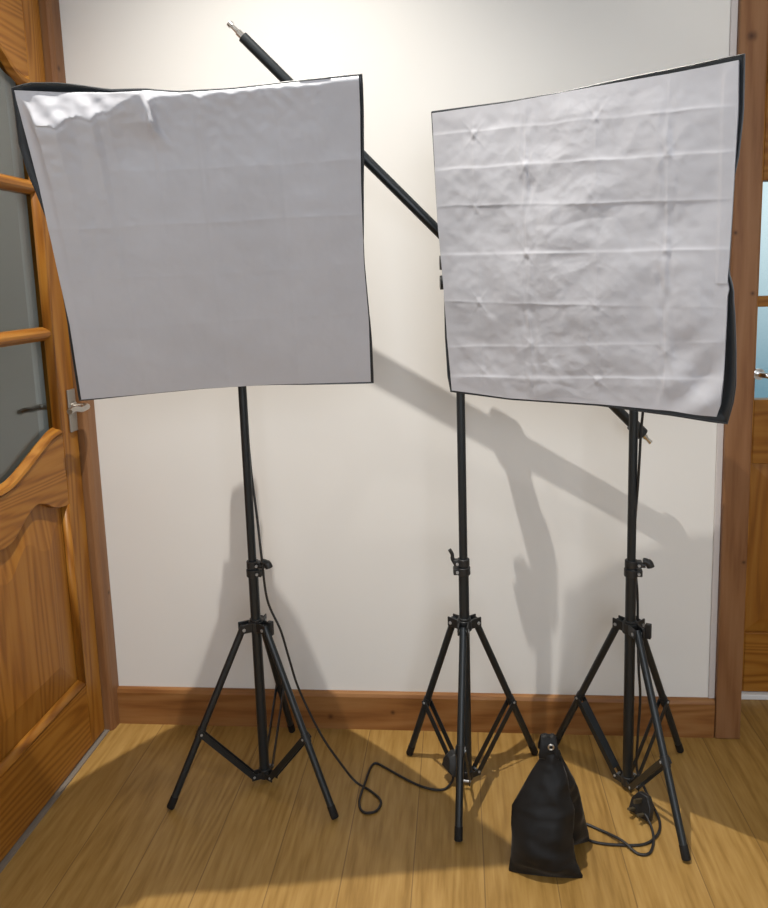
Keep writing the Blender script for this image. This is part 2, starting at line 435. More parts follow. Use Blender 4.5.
d1 = obj('door_1', box(B(), XF - 0.030, XF - 0.016, -0.80, -0.08, 0.10, 0.75), M['pine_panel'], smooth=False); d1['kind'] = 'structure'
for y0, y1 in ((-0.140, -0.060), (-0.815, -0.735)):
    obj('stile', box(B(), XB, XF, y0, y1, 0.008, 2.03), M['pine_v'], d1, smooth=False, bevel=0.002)
obj('bottom_rail', box(B(), XB, XF - 0.0004, -0.735, -0.140, 0.008, 0.192), M['pine_h'], d1, smooth=False, bevel=0.002)
glass_bot = smooth_path([(0, y, z) for y, z in ((-0.140, 0.895), (-0.165, 0.893), (-0.195, 0.888), (-0.229, 0.876), (-0.29, 0.850), (-0.342, 0.829), (-0.395, 0.812), (-0.4375, 0.808))], 5)
glass_bot = [(p.y, p.z) for p in glass_bot]
panel_top = smooth_path([(0, y, z) for y, z in ((-0.140, 0.702), (-0.175, 0.706), (-0.215, 0.717), (-0.255, 0.738), (-0.300, 0.746), (-0.35, 0.724), (-0.40, 0.695), (-0.4375, 0.688))], 5)
panel_top = [(p.y, p.z) for p in panel_top]
gb = glass_bot + [(2 * YC - y, z) for y, z in reversed(glass_bot[:-1])]
pt = panel_top + [(2 * YC - y, z) for y, z in reversed(panel_top[:-1])]
obj('middle_rail', prism(B(), gb + list(reversed(pt)), 'x', XB, XF - 0.0004), M['pine_h'], d1, smooth=False, bevel=0.002)
glass_top = smooth_path([(0, y, z) for y, z in ((-0.140, 1.782), (-0.168, 1.783), (-0.195, 1.791), (-0.22, 1.805), (-0.255, 1.832), (-0.31, 1.868), (-0.37, 1.892), (-0.4375, 1.900))], 5)
glass_top = [(p.y, p.z) for p in glass_top]
gt = glass_top + [(2 * YC - y, z) for y, z in reversed(glass_top[:-1])]
obj('top_rail', prism(B(), gt + [(-0.735, 2.03), (-0.140, 2.03)], 'x', XB, XF - 0.0004), M['pine_h'], d1, smooth=False, bevel=0.002)
# moulded bead following the glass opening


def bead(curve, off, name, mat):
    bm = B(); n = len(curve)
    secs = [(0.0, -0.001), (0.006, 0.0035), (0.013, 0.0015), (0.018, -0.008), (0.024, -0.012)]
    rows = []
    for y, z in curve:
        rows.append([bm.verts.new((XF + dx, y, z + off * du)) for du, dx in secs])
    for i in range(n - 1):
        for k in range(len(secs) - 1): bm.faces.new((rows[i][k], rows[i + 1][k], rows[i + 1][k + 1], rows[i][k + 1]))
    return obj(name, bm, mat, d1, solid=0.0012)


bead(gb, 1, 'bead', M['pine_h']); bead(gt, -1, 'bead', M['pine_h'])
for sgn, y0 in ((-1, -0.140), (1, -0.735)):
    bm = B(); secs = [(0.0, -0.001), (0.006, 0.0035), (0.013, 0.0015), (0.020, -0.008), (0.026, -0.012)]
    A = [bm.verts.new((XF + dx, y0 + sgn * du, 0.893)) for du, dx in secs]; C = [bm.verts.new((XF + dx, y0 + sgn * du, 1.785)) for du, dx in secs]
    for k in range(4): bm.faces.new((A[k], A[k + 1], C[k + 1], C[k]))
    obj('bead', bm, M['pine_v'], d1, solid=0.0012)
    # moulding at the side and foot of the lower panel
    bm = B(); secs = [(0.0, -0.0005), (0.006, 0.001), (0.012, -0.006), (0.018, -0.014)]
    A = [bm.verts.new((XF + dx, y0 + sgn * du, 0.19)) for du, dx in secs]; C = [bm.verts.new((XF + dx, y0 + sgn * du, 0.705)) for du, dx in secs]
    for k in range(3): bm.faces.new((A[k], A[k + 1], C[k + 1], C[k]))
    obj('panel_moulding', bm, M['pine_v'], d1, solid=0.001)
bm = B(); secs = [(0.0, -0.0005), (0.007, 0.001), (0.016, -0.006), (0.024, -0.014)]
A = [bm.verts.new((XF + dx, -0.140, 0.19 + du)) for du, dx in secs]; C = [bm.verts.new((XF + dx, -0.735, 0.19 + du)) for du, dx in secs]
for k in range(3): bm.faces.new((A[k], A[k + 1], C[k + 1], C[k]))
obj('panel_moulding', bm, M['pine_h'], d1, solid=0.001)
# raised field of the panel
bm = B()
outer = [(-0.155, 0.205)] + [(y * 0.94 + YC * 0.06, z - 0.004) for y, z in pt] + [(2 * YC + 0.155, 0.205)]
inner = [(-0.250, 0.300)] + [(lerp(YC, y, 0.64), z - 0.085) for y, z in pt] + [(2 * YC + 0.250, 0.300)]
VO = [bm.verts.new((XF - 0.017, y, z)) for y, z in outer]; VI = [bm.verts.new((XF - 0.006, y, z)) for y, z in inner]
n = len(VO)
for i in range(n): bm.faces.new((VO[i], VO[(i + 1) % n], VI[(i + 1) % n], VI[i]))
bm.faces.new(VI)
obj('raised_panel', bm, M['pine_panel'], d1, smooth=False)
for zc in (1.521, 1.158):
    bm = B(); prism(bm, [(XF - 0.03, zc - 0.017), (XF - 0.012, zc - 0.017), (XF - 0.002, zc - 0.009), (XF + 0.001, zc - 0.004), (XF + 0.001, zc + 0.004), (XF - 0.002, zc + 0.009), (XF - 0.012, zc + 0.017), (XF - 0.03, zc + 0.017)], 'y', -0.735, -0.140)
    obj('glazing_bar', bm, M['pine_h'], d1, smooth=False)
for z0, z1 in ((0.80, 1.15), (1.165, 1.513), (1.528, 1.91)):
    obj('glass_pane', box(B(), XF - 0.024, XF - 0.020, -0.74, -0.135, z0, z1), M['glass'], d1, smooth=False)


def lever(parent, x, sg, mat, plate):
    pl = obj('handle_plate', box(B(), min(x, x + sg * 0.006), max(x, x + sg * 0.006), -0.104, -0.066, 0.890, 1.004), plate, parent, smooth=False, bevel=0.002)
    bm = B()
    tube(bm, [(x, -0.085, 0.957), (x + sg * 0.012, -0.085, 0.957)], 0.014, 16)
    path = smooth_path([(x + sg * 0.008, -0.085, 0.957), (x + sg * 0.034, -0.084, 0.958), (x + sg * 0.048, -0.092, 0.958), (x + sg * 0.050, -0.125, 0.956), (x + sg * 0.046, -0.155, 0.962), (x + sg * 0.048, -0.185, 0.960)], 6)
    tube(bm, path, [0.0085 if i < 14 else 0.0075 for i in range(len(path))], 10)
    obj('door_handle', bm, mat, pl)


lever(d1, XF, 1, M['nickel'], M['dull_nickel'])
lever(d1, XB, -1, M['nickel'], M['dull_nickel'])

# ------------------------------------------------------------------ right door (recessed in the doorway)
YD, YDB = 0.20, 0.24
d2 = obj('door_2', box(B(), 0.80, 1.56, YD + 0.012, YD + 0.028, 0.15, 0.76), M['pine_panel'], smooth=False); d2['kind'] = 'structure'
obj('stile', box(B(), 0.746, 0.826, YD, YDB, 0.018, 2.03), M['pine_v'], d2, smooth=False, bevel=0.002)
obj('stile', box(B(), 1.53, 1.61, YD, YDB, 0.018, 2.03), M['pine_v'], d2, smooth=False, bevel=0.002)
obj('bottom_rail', box(B(), 0.826, 1.53, YD, YDB, 0.018, 0.205), M['pine_hx'], d2, smooth=False, bevel=0.003)
obj('middle_rail', box(B(), 0.826, 1.53, YD, YDB, 0.715, 0.900), M['pine_hx'], d2, smooth=False, bevel=0.003)
obj('top_rail', box(B(), 0.826, 1.53, YD, YDB, 1.50, 2.03), M['pine_hx'], d2, smooth=False, bevel=0.003)
bm = B()
VO = [bm.verts.new((x, YD + 0.011, z)) for x, z in ((0.828, 0.207), (1.528, 0.207), (1.528, 0.713), (0.828, 0.713))]
VI = [bm.verts.new((x, YD + 0.003, z)) for x, z in ((0.868, 0.247), (1.488, 0.247), (1.488, 0.673), (0.868, 0.673))]
for i in range(4): bm.faces.new((VO[i], VO[(i + 1) % 4], VI[(i + 1) % 4], VI[i]))
bm.faces.new(VI); obj('raised_panel', bm, M['pine_panel'], d2, smooth=False)
obj('glazing_bar', box(B(), 0.826, 1.53, YD + 0.004, YDB, 1.160, 1.190), M['pine_hx'], d2, smooth=False, bevel=0.004)
for z0, z1 in ((0.90, 1.162), (1.188, 1.50)):
    obj('glass_pane', box(B(), 0.82, 1.535, YD + 0.018, YD + 0.022, z0, z1), M['glass'], d2, smooth=False)
bm = B()
tube(bm, [(0.832, YD, 0.974), (0.832, YD - 0.010, 0.974)], 0.016, 16)
tube(bm, smooth_path([(0.832, YD - 0.006, 0.974), (0.832, YD - 0.030, 0.974), (0.838, YD - 0.042, 0.974), (0.865, YD - 0.046, 0.970), (0.90, YD - 0.043, 0.976), (0.935, YD - 0.046, 0.974)], 6), 0.0075, 10)
obj('door_handle', bm, M['chrome'], d2)

# ------------------------------------------------------------------ light stands


def stand(label, c, feet, pole_top, az_collar, lever_up, hub_knob, strut_web=-1):
    """tripod light stand: c = pole axis (x,y); feet = three floor points; returns its root"""
    cx, cy = c
    root = thing('light_stand', label, 'light stand', (cx, cy, 0), 'tripod light stands by the white wall')
    HUB, COLLAR, SPR = 0.425, 0.575, 0.026
    bm = B(); tube(bm, [(cx, cy, 0.010), (cx, cy, COLLAR + 0.005)], 0.0125, 20)
    obj('lower_tube', bm, M['black_metal'], root)
    bm = B(); tube(bm, [(cx, cy, COLLAR - 0.01), (cx, cy, pole_top)], 0.0102, 20)
    obj('upper_tube', bm, M['black_metal'], root)
    # clamp collar with its lever
    bm = B()
    tube(bm, [(cx, cy, COLLAR - 0.022), (cx, cy, COLLAR - 0.003)], 0.0165, 20)
    tube(bm, [(cx, cy, COLLAR), (cx, cy, COLLAR + 0.018)], 0.0150, 20)
    ax = Vector((cos(az_collar), sin(az_collar), 0)); ay = Vector((-ax.y, ax.x, 0))
    obox(bm, Vector((cx, cy, COLLAR - 0.012)) + ax * 0.018, ax, ay, (0, 0, 1), 0.014, 0.022, 0.016)
    obox(bm, Vector((cx, cy, COLLAR + 0.009)) + ax * 0.017, ax, ay, (0, 0, 1), 0.014, 0.018, 0.015)
    col = obj('collar', bm, M['black_plastic'], root, bevel=0.0015)
    bm = B()
    o = Vector((cx, cy, COLLAR + 0.006)) + ax * 0.020
    if lever_up:
        tube(bm, smooth_path([o, o + ax * 0.006 + Vector((0, 0, 0.012)), o + ax * 0.007 + Vector((0, 0, 0.024)), o + ax * 0.013 + Vector((0, 0, 0.036))], 4), [0.005] * 6 + [0.0045] * 7, 10)
    else:
        tube(bm, [o, o + ax * 0.012], 0.0065, 12)
        tube(bm, smooth_path([o + ax * 0.007 + Vector((0, 0, 0.010)), o + ax * 0.014 + Vector((0, 0, 0.009)), o + ax * 0.021 + Vector((0, 0, 0.004)), o + ax * 0.024 + Vector((0, 0, -0.004))], 4), [0.008] * 6 + [0.0095] * 7, 10)
    obj('lever', bm, M['black_plastic'], col)
    for dz in (-0.012, 0.009):
        bm = B()
        p = Vector((cx, cy, COLLAR + dz)) + ax * 0.016 + Vector((ay.x, ay.y, 0)) * (-0.012 if ay.y > 0 else 0.012)
        tube(bm, [p, p + Vector((0, -0.004, 0))], 0.0035, 10)
        obj('bolt', bm, M['bolt'], col)
    # hub
    bm = B()
    tube(bm, [(cx, cy, HUB - 0.014), (cx, cy, HUB + 0.012)], 0.0185, 20)
    tube(bm, [(cx, cy, HUB + 0.012), (cx, cy, HUB + 0.018)], 0.0155, 20)
    legs = []
    for fx, fy in feet:
        d = Vector((fx - cx, fy - cy, 0)); dl = d.normalized(); t = Vector((-dl.y, dl.x, 0))
        for s in (-1, 1):
            obox(bm, Vector((cx, cy, HUB)) + dl * 0.028 + t * s * 0.0108, dl, t, (0, 0, 1), 0.030, 0.004, 0.024)
        legs.append((Vector((fx, fy, 0)), dl, t))
    hub = obj('hub', bm, M['black_plastic'], root, bevel=0.0015)
    if hub_knob is not None:
        k = Vector((cos(hub_knob), sin(hub_knob), 0)); kt = Vector((-k.y, k.x, 0)); kb = Vector((cx, cy, HUB + 0.0))
        bm = B(); tube(bm, [kb + k * 0.015, kb + k * 0.036], 0.005, 10)
        obox(bm, kb + k * 0.042 + Vector((0, 0, -0.002)), k, kt, (0, 0, 1), 0.014, 0.012, 0.036)
        obj('knob', bm, M['black_plastic'], hub, bevel=0.003)
    # spreader at the foot of the pole
    bm = B()
    tube(bm, [(cx, cy, 0.012), (cx, cy, SPR + 0.010)], 0.0155, 16)
    for f, dl, t in legs:
        for s in (-1, 1):
            obox(bm, Vector((cx, cy, SPR - 0.004)) + dl * 0.023 + t * s * 0.0098, dl, t, (0, 0, 1), 0.026, 0.003, 0.016)
    obj('spreader', bm, M['black_plastic'], root, bevel=0.001)
    for li, (f, dl, t) in enumerate(legs):
        top = Vector((cx, cy, HUB - 0.002)) + dl * 0.034
        foot = f + Vector((0, -0.007, 0.0045))
        axv = (foot - top).normalized()
        bm = B(); tube(bm, [top - axv * 0.008, foot - axv * 0.012], 0.0088, 16)
        for s in (-1, 1):
            pass
        leg = obj('leg', bm, M['black_metal'], root)
        bm = B(); tube(bm, [foot - axv * 0.030, foot - axv * 0.002, foot], [0.0094, 0.0097, 0.0085], 16)
        obj('rubber_foot', bm, M['rubber'], leg)
        bm = B(); tube(bm, [top - t * 0.0145, top + t * 0.0145], 0.0042, 10)
        obj('bolt', bm, M['bolt'], leg)
        J = top + (foot - top) * 0.585
        K = Vector((cx, cy, SPR - 0.002)) + dl * 0.030
        # strut: a pressed channel of two flanges with a web between
        sv = (K - J); sl = sv.length; sv.normalize(); up = t.cross(sv).normalized()
        if up.z > 0: up = -up
        bm = B(); mid = (J + K) / 2
        for s in (-1, 1): obox(bm, mid + t * s * 0.0105, sv, t, up, sl + 0.012, 0.0024, 0.0145)
        if li == strut_web: obox(bm, mid - up * 0.005, sv, t, up, sl - 0.03, 0.022, 0.002)
        st = obj('strut', bm, M['black_metal'], root, smooth=False, bevel=0.0006)
        for q in (J, K):
            bm = B(); tube(bm, [q - t * 0.0128, q + t * 0.0128], 0.0032, 10)
            obj('bolt', bm, M['bolt'], st)
        bm = B(); tube(bm, [J - axv * 0.012, J + axv * 0.012], 0.0104, 16)
        obj('sleeve', bm, M['black_plastic'], leg)
    return root


CLs, CMs, CRs = (-0.516, -0.256), (0.002, -0.238), (0.398, -0.243)
stand('black tripod stand under the left softbox, nearest the glazed door with the arched top rail', CLs,
      [(-0.723, -0.371), (-0.312, -0.386), (-0.492, -0.030)], 1.370, radians(-10), False, radians(-20))
stand('black tripod stand between the two softboxes, carrying the slanted boom arm', CMs,
      [(-0.151, -0.124), (-0.020, -0.447), (0.184, -0.105)], 1.395, radians(185), True, None)
stand('black tripod stand under the creased right softbox, beside the hanging mains plug', CRs,
      [(0.472, -0.479), (0.568, -0.078), (0.242, -0.061)], 1.270, radians(-5), False, radians(-25), 2)

# ------------------------------------------------------------------ softboxes


def ppoly(tab, s): return interp(tab, s)


def softbox(label, cen, R, top, right, bottom, left, rim, height, N, pole_c, depth, convex, tilt_knob):
    """white diffuser sheet on a black pyramid hood; local axes x right, y back, z up; outlines in metres"""
    R = Matrix(R); cen = Vector(cen)
    LL = lambda u, n, w: cen + R @ Vector((u, n, w))
    hold_L = 0.325
    root = thing('softbox', label, 'softbox', (pole_c[0], pole_c[1], 1.2), 'photo softboxes on stands')

    def edge(tab, horiz):
        k = 0 if horiz else 1
        a, b_ = tab[0][k], tab[-1][k]
        return [((p[k] - a) / (b_ - a), p) for p in tab]

    def ev(e, s):
        return Vector((interp([(t, p[0]) for t, p in e], s), interp([(t, p[1]) for t, p in e], s)))
    eT, eB, eL, eR = edge(top, True), edge(bottom, True), edge(left, False), edge(right, False)
    c00, c10, c01, c11 = Vector(top[0]), Vector(top[-1]), Vector(bottom[0]), Vector(bottom[-1])

    def coons(s, t):   # s left->right, t top->bottom
        a = ev(eT, s) * (1 - t) + ev(eB, s) * t
        b_ = ev(eL, t) * (1 - s) + ev(eR, t) * s
        c = (c00 * (1 - s) + c10 * s) * (1 - t) + (c01 * (1 - s) + c11 * s) * t
        return a + b_ - c
    bm = B(); g = []
    for j in range(N + 1):
        row = []
        for i in range(N + 1):
            s, t = i / N, j / N; p = coons(s, t)
            row.append(bm.verts.new(LL(p.x, -height(p.x, p.y, s, t), p.y)))
        g.append(row)
    for j in range(N):
        for i in range(N): bm.faces.new((g[j][i], g[j + 1][i], g[j + 1][i + 1], g[j][i + 1]))
    # hem wrapping back over the rim
    loop = [(0, i) for i in range(N)] + [(j, N) for j in range(N)] + [(N, i) for i in range(N, 0, -1)] + [(j, 0) for j in range(N, 0, -1)]
    prev = [g[j][i] for j, i in loop]
    for dn, din in ((0.003, 0.0005), (0.009, 0.0015)):
        cur = []
        for (j, i) in loop:
            s, t = i / N, j / N; p = coons(s, t)
            cur.append(bm.verts.new(LL(p.x * (1 - din / 0.3), dn - height(p.x, p.y, s, t) * (0.5 if dn < 0.005 else 0), p.y * (1 - din / 0.3))))
        for k in range(len(loop)): bm.faces.new((prev[k], prev[(k + 1) % len(loop)], cur[(k + 1) % len(loop)], cur[k]))
        prev = cur
    obj('diffuser', bm, M['white_nylon'], root, angle=80)
    # hood: rim loop -> back ring
    K = 40; rim_pts = []
    cumul = []
    for side in range(4):
        for k in range(K):
            s = k / K
            if side == 0: p = coons(s, 0); nrm = Vector((0, 1)); off = interp(rim['top'], s); d2_ = coons(s, 0)
            elif side == 1: p = coons(1, s); nrm = Vector((1, 0)); off = interp(rim['right'], s)
            elif side == 2: p = coons(1 - s, 1); nrm = Vector((0, -1)); off = interp(rim['bottom'], 1 - s)
            else: p = coons(0, 1 - s); nrm = Vector((-1, 0)); off = interp(rim['left'], 1 - s)
            q = p + nrm * off
            if s == 0:   # corner: push along the diagonal
                po = {0: rim['left'][0][1], 1: rim['top'][-1][1], 2: rim['right'][-1][1], 3: rim['bottom'][0][1]}[side]
                pn = {0: Vector((-1, 0)), 1: Vector((0, 1)), 2: Vector((1, 0)), 3: Vector((0, -1))}[side]
                q = p + nrm * off + pn * po
            rim_pts.append(q)
    bm = B(); rows = []
    LV = 12; rb = 0.042; n = len(rim_pts)
    for l in range(LV + 1):
        f = l / LV; row = []
        for k, q in enumerate(rim_pts):
            a = math.atan2(q.y, q.x); c = Vector((cos(a) * rb, sin(a) * rb))
            wgt = (1 - f) ** convex
            side_s = (k % K) / K
            sag = 1.0 - 0.045 * sin(pi * f) * sin(pi * side_s)
            pp = c + (q - c) * wgt * sag
            row.append(bm.verts.new(LL(pp.x, 0.004 + f * depth, pp.y)))
        rows.append(row)
    for l in range(LV):
        for k in range(n): bm.faces.new((rows[l][k], rows[l][(k + 1) % n], rows[l + 1][(k + 1) % n], rows[l + 1][k]))
    obj('hood', bm, M['black_nylon'], root, solid=0.0012, angle=50)
    # piping round the mouth
    bm = B(); loop3 = [LL(q.x, 0.004, q.y) for q in rim_pts]; loop3.append(loop3[0])
    tube(bm, loop3, 0.0018, 6, caps=False)
    obj('rim_binding', bm, M['black_nylon'], root)
    # lamp holder
    bm = B(); a0, a1 = LL(0, depth - 0.03, 0), LL(0, depth + 0.012, 0)
    tube(bm, [a0, a1], 0.047, 28)
    tube(bm, [a1, LL(0, depth + 0.025, 0), LL(0, depth + 0.055, 0), LL(0, depth + 0.062, 0)], [0.034, 0.028, 0.026, 0.022], 24)
    holder = obj('lamp_holder', bm, M['black_plastic'], root)
    pc = Vector((pole_c[0], pole_c[1], 0)); zt = pole_c[2]
    bm = B(); tube(bm, [pc + Vector((0, 0, zt - 0.055)), pc + Vector((0, 0, zt + 0.012))], 0.0175, 18)
    ctr = LL(0, depth + 0.025, 0); pt_ = pc + Vector((0, 0, zt)); dv = ctr - pt_
    sd = Vector((1, 0, 0)); obox(bm, (pt_ + ctr) / 2, sd, dv.cross(sd), dv, 0.030, 0.026, dv.length + 0.03)
    br = obj('tilt_bracket', bm, M['black_plastic'], holder, bevel=0.003)
    bm = B(); kz = pc + Vector((0, 0, zt - 0.03)); kd = Vector((tilt_knob, 0, 0))
    tube(bm, [kz, kz + kd * 0.045], 0.006, 10); tube(bm, [kz + kd * 0.036, kz + kd * 0.060], 0.0165, 14)
    obj('knob', bm, M['black_plastic'], br)
    # lamp inside the hood
    bm = B(); q0 = depth - 0.03
    tube(bm, [LL(0, q0, 0), LL(0, q0 - 0.05, 0)], 0.022, 16)
    obj('lamp_socket', bm, M['porcelain'], holder)
    return root, holder


def ridge(d, w): return exp(-abs(d) / w)


def fbm(x, y, sc, seed):
    return noise.fractal(Vector((x * sc, y * sc, seed)), 1.0, 2.0, 4)


# --- left softbox: taut lower sheet, slack gathered fabric at its top edge
LIT = [(-0.31, 0.285), (-0.29, 0.285), (-0.269, 0.243), (-0.235, 0.236), (-0.205, 0.254), (-0.172, 0.246), (-0.161, 0.257), (-0.144, 0.256), (-0.124, 0.267),
       (-0.079, 0.288), (-0.072, 0.272), (-0.062, 0.277), (-0.017, 0.279), (0.0, 0.282), (0.017, 0.273), (0.045, 0.282), (0.074, 0.279), (0.12, 0.284), (0.196, 0.287), (0.3, 0.296)]


def h_left(x, z, s, t):
    h = 0.0
    b_ = interp(LIT, x) + 0.003 * noise.noise(Vector((x * 60, z * 60, 3)))
    d = z - b_; room = max(0.004, 0.293 - b_)
    hb = (0.58 * room + 0.003) * min(1.0, 0.25 + s / 0.06)
    if d > 0: h += hb * (1 - min(1.0, d / room))
    else: h += hb * exp(d / (0.035 + 1.2 * room)) * (1 - 0.12 * exp(-(d / 0.006) ** 2))
    if x < -0.08: h += 0.006 * max(0.0, min(1, d / 0.02)) * max(0.0, min(1, (0.293 - z) / 0.02)) * (0.6 * noise.noise(Vector((x * 48, z * 55, 6))) + 0.4 * sin(x * 120 + z * 90))
    # loose tuck running down from the top edge
    pts = [(-0.081, 0.289), (-0.070, 0.257), (-0.066, 0.226), (-0.044, 0.194)]
    if 0.185 < z < 0.30:
        xl = interp([(0.194, -0.044), (0.226, -0.063), (0.257, -0.070), (0.289, -0.081)], z)
        dx = x - xl; k = min(1.0, (z - 0.185) / 0.055) ** 1.5
        h += 0.021 * k * (0.5 - 0.5 * math.tanh(dx / 0.0035)) * exp(-(dx / 0.055) ** 2)
    # faint fold lines and slack
    for zz, amp in ((0.155, 0.0009), (0.055, 0.0014), (-0.045, 0.0006), (-0.145, 0.0007)):
        wob = 0.006 * noise.noise(Vector((x * 9, zz * 20, 1)))
        h += amp * ridge(z - zz - wob, 0.006) * (0.45 + 0.9 * abs(noise.noise(Vector((x * 14, zz * 7, 9)))))
    for xx, amp in ((-0.165, 0.0006), (0.005, 0.0006), (0.15, 0.0006)):
        h += amp * ridge(x - xx, 0.005)
    h += 0.0030 * fbm(x, z, 5.0, 11.0) * min(1, 8 * t, 8 * (1 - t)) * min(1, 8 * s, 8 * (1 - s))
    h += 0.0007 * fbm(x, z, 24.0, 2.0)
    h += 0.010 * sin(pi * s) * sin(pi * t)
    return h


# --- right softbox: packing folds in a grid
ROWS = [0.242, 0.170, 0.094, 0.001, -0.100, -0.183, -0.250]
COLSX = [-0.203, -0.081, 0.066, 0.197]
ALT = [random.uniform(-1, 1) for _ in range(64)]


def h_right(x, z, s, t):
    h = 0.0
    for i, zz in enumerate(ROWS):
        sl = -0.010 * (x / 0.3) if i < 3 else (0.022 * (x / 0.3) if i > 4 else 0.0)
        d = z - zz - sl - 0.0025 * noise.noise(Vector((x * 14, i * 3.3, 0)))
        if i == 6 and x > 0.1: d -= 0.0
        a = (0.0013, 0.0017, 0.0017, 0.0017, 0.0017, 0.0015, 0.0010)[i]
        a *= max(0.15, 0.8 + 1.1 * noise.noise(Vector((x * 7, i * 5.1, 4))))
        h += 0.75 * a * ridge(d, 0.0032)
        h += 0.0009 * ALT[i] * math.tanh(d / 0.004) * exp(-abs(d) / 0.03)
    for j, xx in enumerate(COLSX):
        d = x - xx - 0.004 * noise.noise(Vector((z * 12, j * 4.7, 2)))
        a = (0.0012, 0.0014, 0.0010, 0.0018)[j] * (0.7 + 0.8 * noise.noise(Vector((z * 9, j * 3.3, 8))))
        h += a * ridge(d, 0.0036)
        if j in (1, 3): h += 0.0024 * exp(-(d / 0.022) ** 2) * noise.noise(Vector((x * 75, z * 26, j * 3.0)))
        for i, zz in enumerate(ROWS):
            if (i + j) % 2 == 0:
                dz = z - zz; rr = sqrt((d / 1.0) ** 2 + (dz / 1.2) ** 2)
                kk = 0.35 + 0.65 * abs(ALT[8 + i * 4 + j])
                h += 0.0007 * kk * (exp(-(rr / 0.007) ** 2) - 0.8 * exp(-((rr - 0.010) / 0.004) ** 2))
                if abs(d) < 0.05 and abs(dz) < 0.05:
                    for sg in (-1, 1):
                        h += 0.0008 * kk * ridge(dz - sg * d * (1.2 + 0.5 * ALT[i + j]), 0.0035) * exp(-(rr / 0.030) ** 2)
    # each folded field bellies a little differently
    ci = sum(1 for c in COLSX if x > c); ri = sum(1 for r_ in ROWS if z < r_)
    h += 0.0042 * fbm(x, z, 7.0, 31.0)
    rm = noise.ridged_multi_fractal(Vector((x * 9, z * 9, 5.5)), 1.0, 2.1, 4, 1.0, 2.0)
    mid = exp(-((x - 0.0) / 0.14) ** 2)
    h += 0.0017 * (0.5 + mid) * rm
    q = Vector((x * 13 + 0.8 * noise.noise(Vector((x * 6, z * 6, 1))), z * 17 + 0.8 * noise.noise(Vector((x * 6, z * 6, 7))), 2.2))
    dist, _p = noise.voronoi(q)
    h += 0.0042 * (0.35 + 0.9 * mid) * (dist[1] - dist[0]) * (0.5 + noise.noise(Vector((x * 5, z * 5, 13)))) * 0.6
    # puckers by the lower right corner and along the right hem
    pk = max(0.0, (x - 0.20) / 0.1) * max(0.0, (0.02 - z) / 0.3)
    h += 0.010 * pk * sin((z * 34 + x * 22)) * min(1, 12 * (1 - s))
    h += 0.010 * max(0, (x - 0.17) / 0.13) * max(0, (-0.13 - z) / 0.17) * sin((x - z) * 60)
    # flat stitched hem on the right side
    h += 0.0015 * (1 + math.tanh((x - 0.284) / 0.003)) * (1 if z > -0.06 else 0.3)
    h += 0.010 * sin(pi * s) * sin(pi * t)
    e = min(1.0, 14 * s, 14 * (1 - s), 14 * t, 14 * (1 - t))
    return h * (0.35 + 0.65 * e)


RL = ((0.986, -0.165, 0.026), (0.165, 0.943, -0.289), (0.023, 0.289, 0.957))
RR = ((0.823, 0.568, -0.027), (-0.568, 0.819, -0.085), (-0.026, 0.085, 0.996))
sbL, holdL = softbox(
    'left softbox with a smooth flat white front and gathered fabric along its top edge', (-0.475, -0.566, 1.335), RL,
    [(-0.3, 0.299), (-0.223, 0.293), (-0.138, 0.29), (-0.077, 0.291), (-0.017, 0.285), (0.075, 0.287), (0.194, 0.295), (0.301, 0.301)],
    [(0.301, 0.301), (0.301, 0.243), (0.299, 0.178), (0.297, 0.107), (0.296, -0.043), (0.301, -0.162), (0.3, -0.3)],
    [(-0.301, -0.299), (-0.202, -0.296), (-0.051, -0.291), (0.098, -0.292), (0.3, -0.3)],
    [(-0.3, 0.299), (-0.293, 0.134), (-0.293, -0.028), (-0.292, -0.136), (-0.301, -0.299)],
    dict(top=[(0, 0.003), (0.04, 0.012), (0.13, 0.014), (0.19, 0.010), (0.27, 0.003), (0.4, 0.001), (0.7, 0.001), (1, 0.002)],
         right=[(0, 0.006), (0.25, 0.005), (0.42, 0.002), (0.5, 0.0), (0.75, 0.001), (0.85, 0.004), (1, 0.005)],
         bottom=[(0, 0.003), (0.2, 0.001), (0.6, 0.0), (0.78, 0.003), (1, 0.004)],
         left=[(0, 0.004), (0.08, 0.010), (0.15, 0.016), (0.24, 0.014), (0.33, 0.004), (0.38, -0.001), (0.6, -0.001), (0.75, 0.004), (1, 0.005)]),
    h_left, 210, (CLs[0], CLs[1], 1.370), 0.300, 0.72, -1)
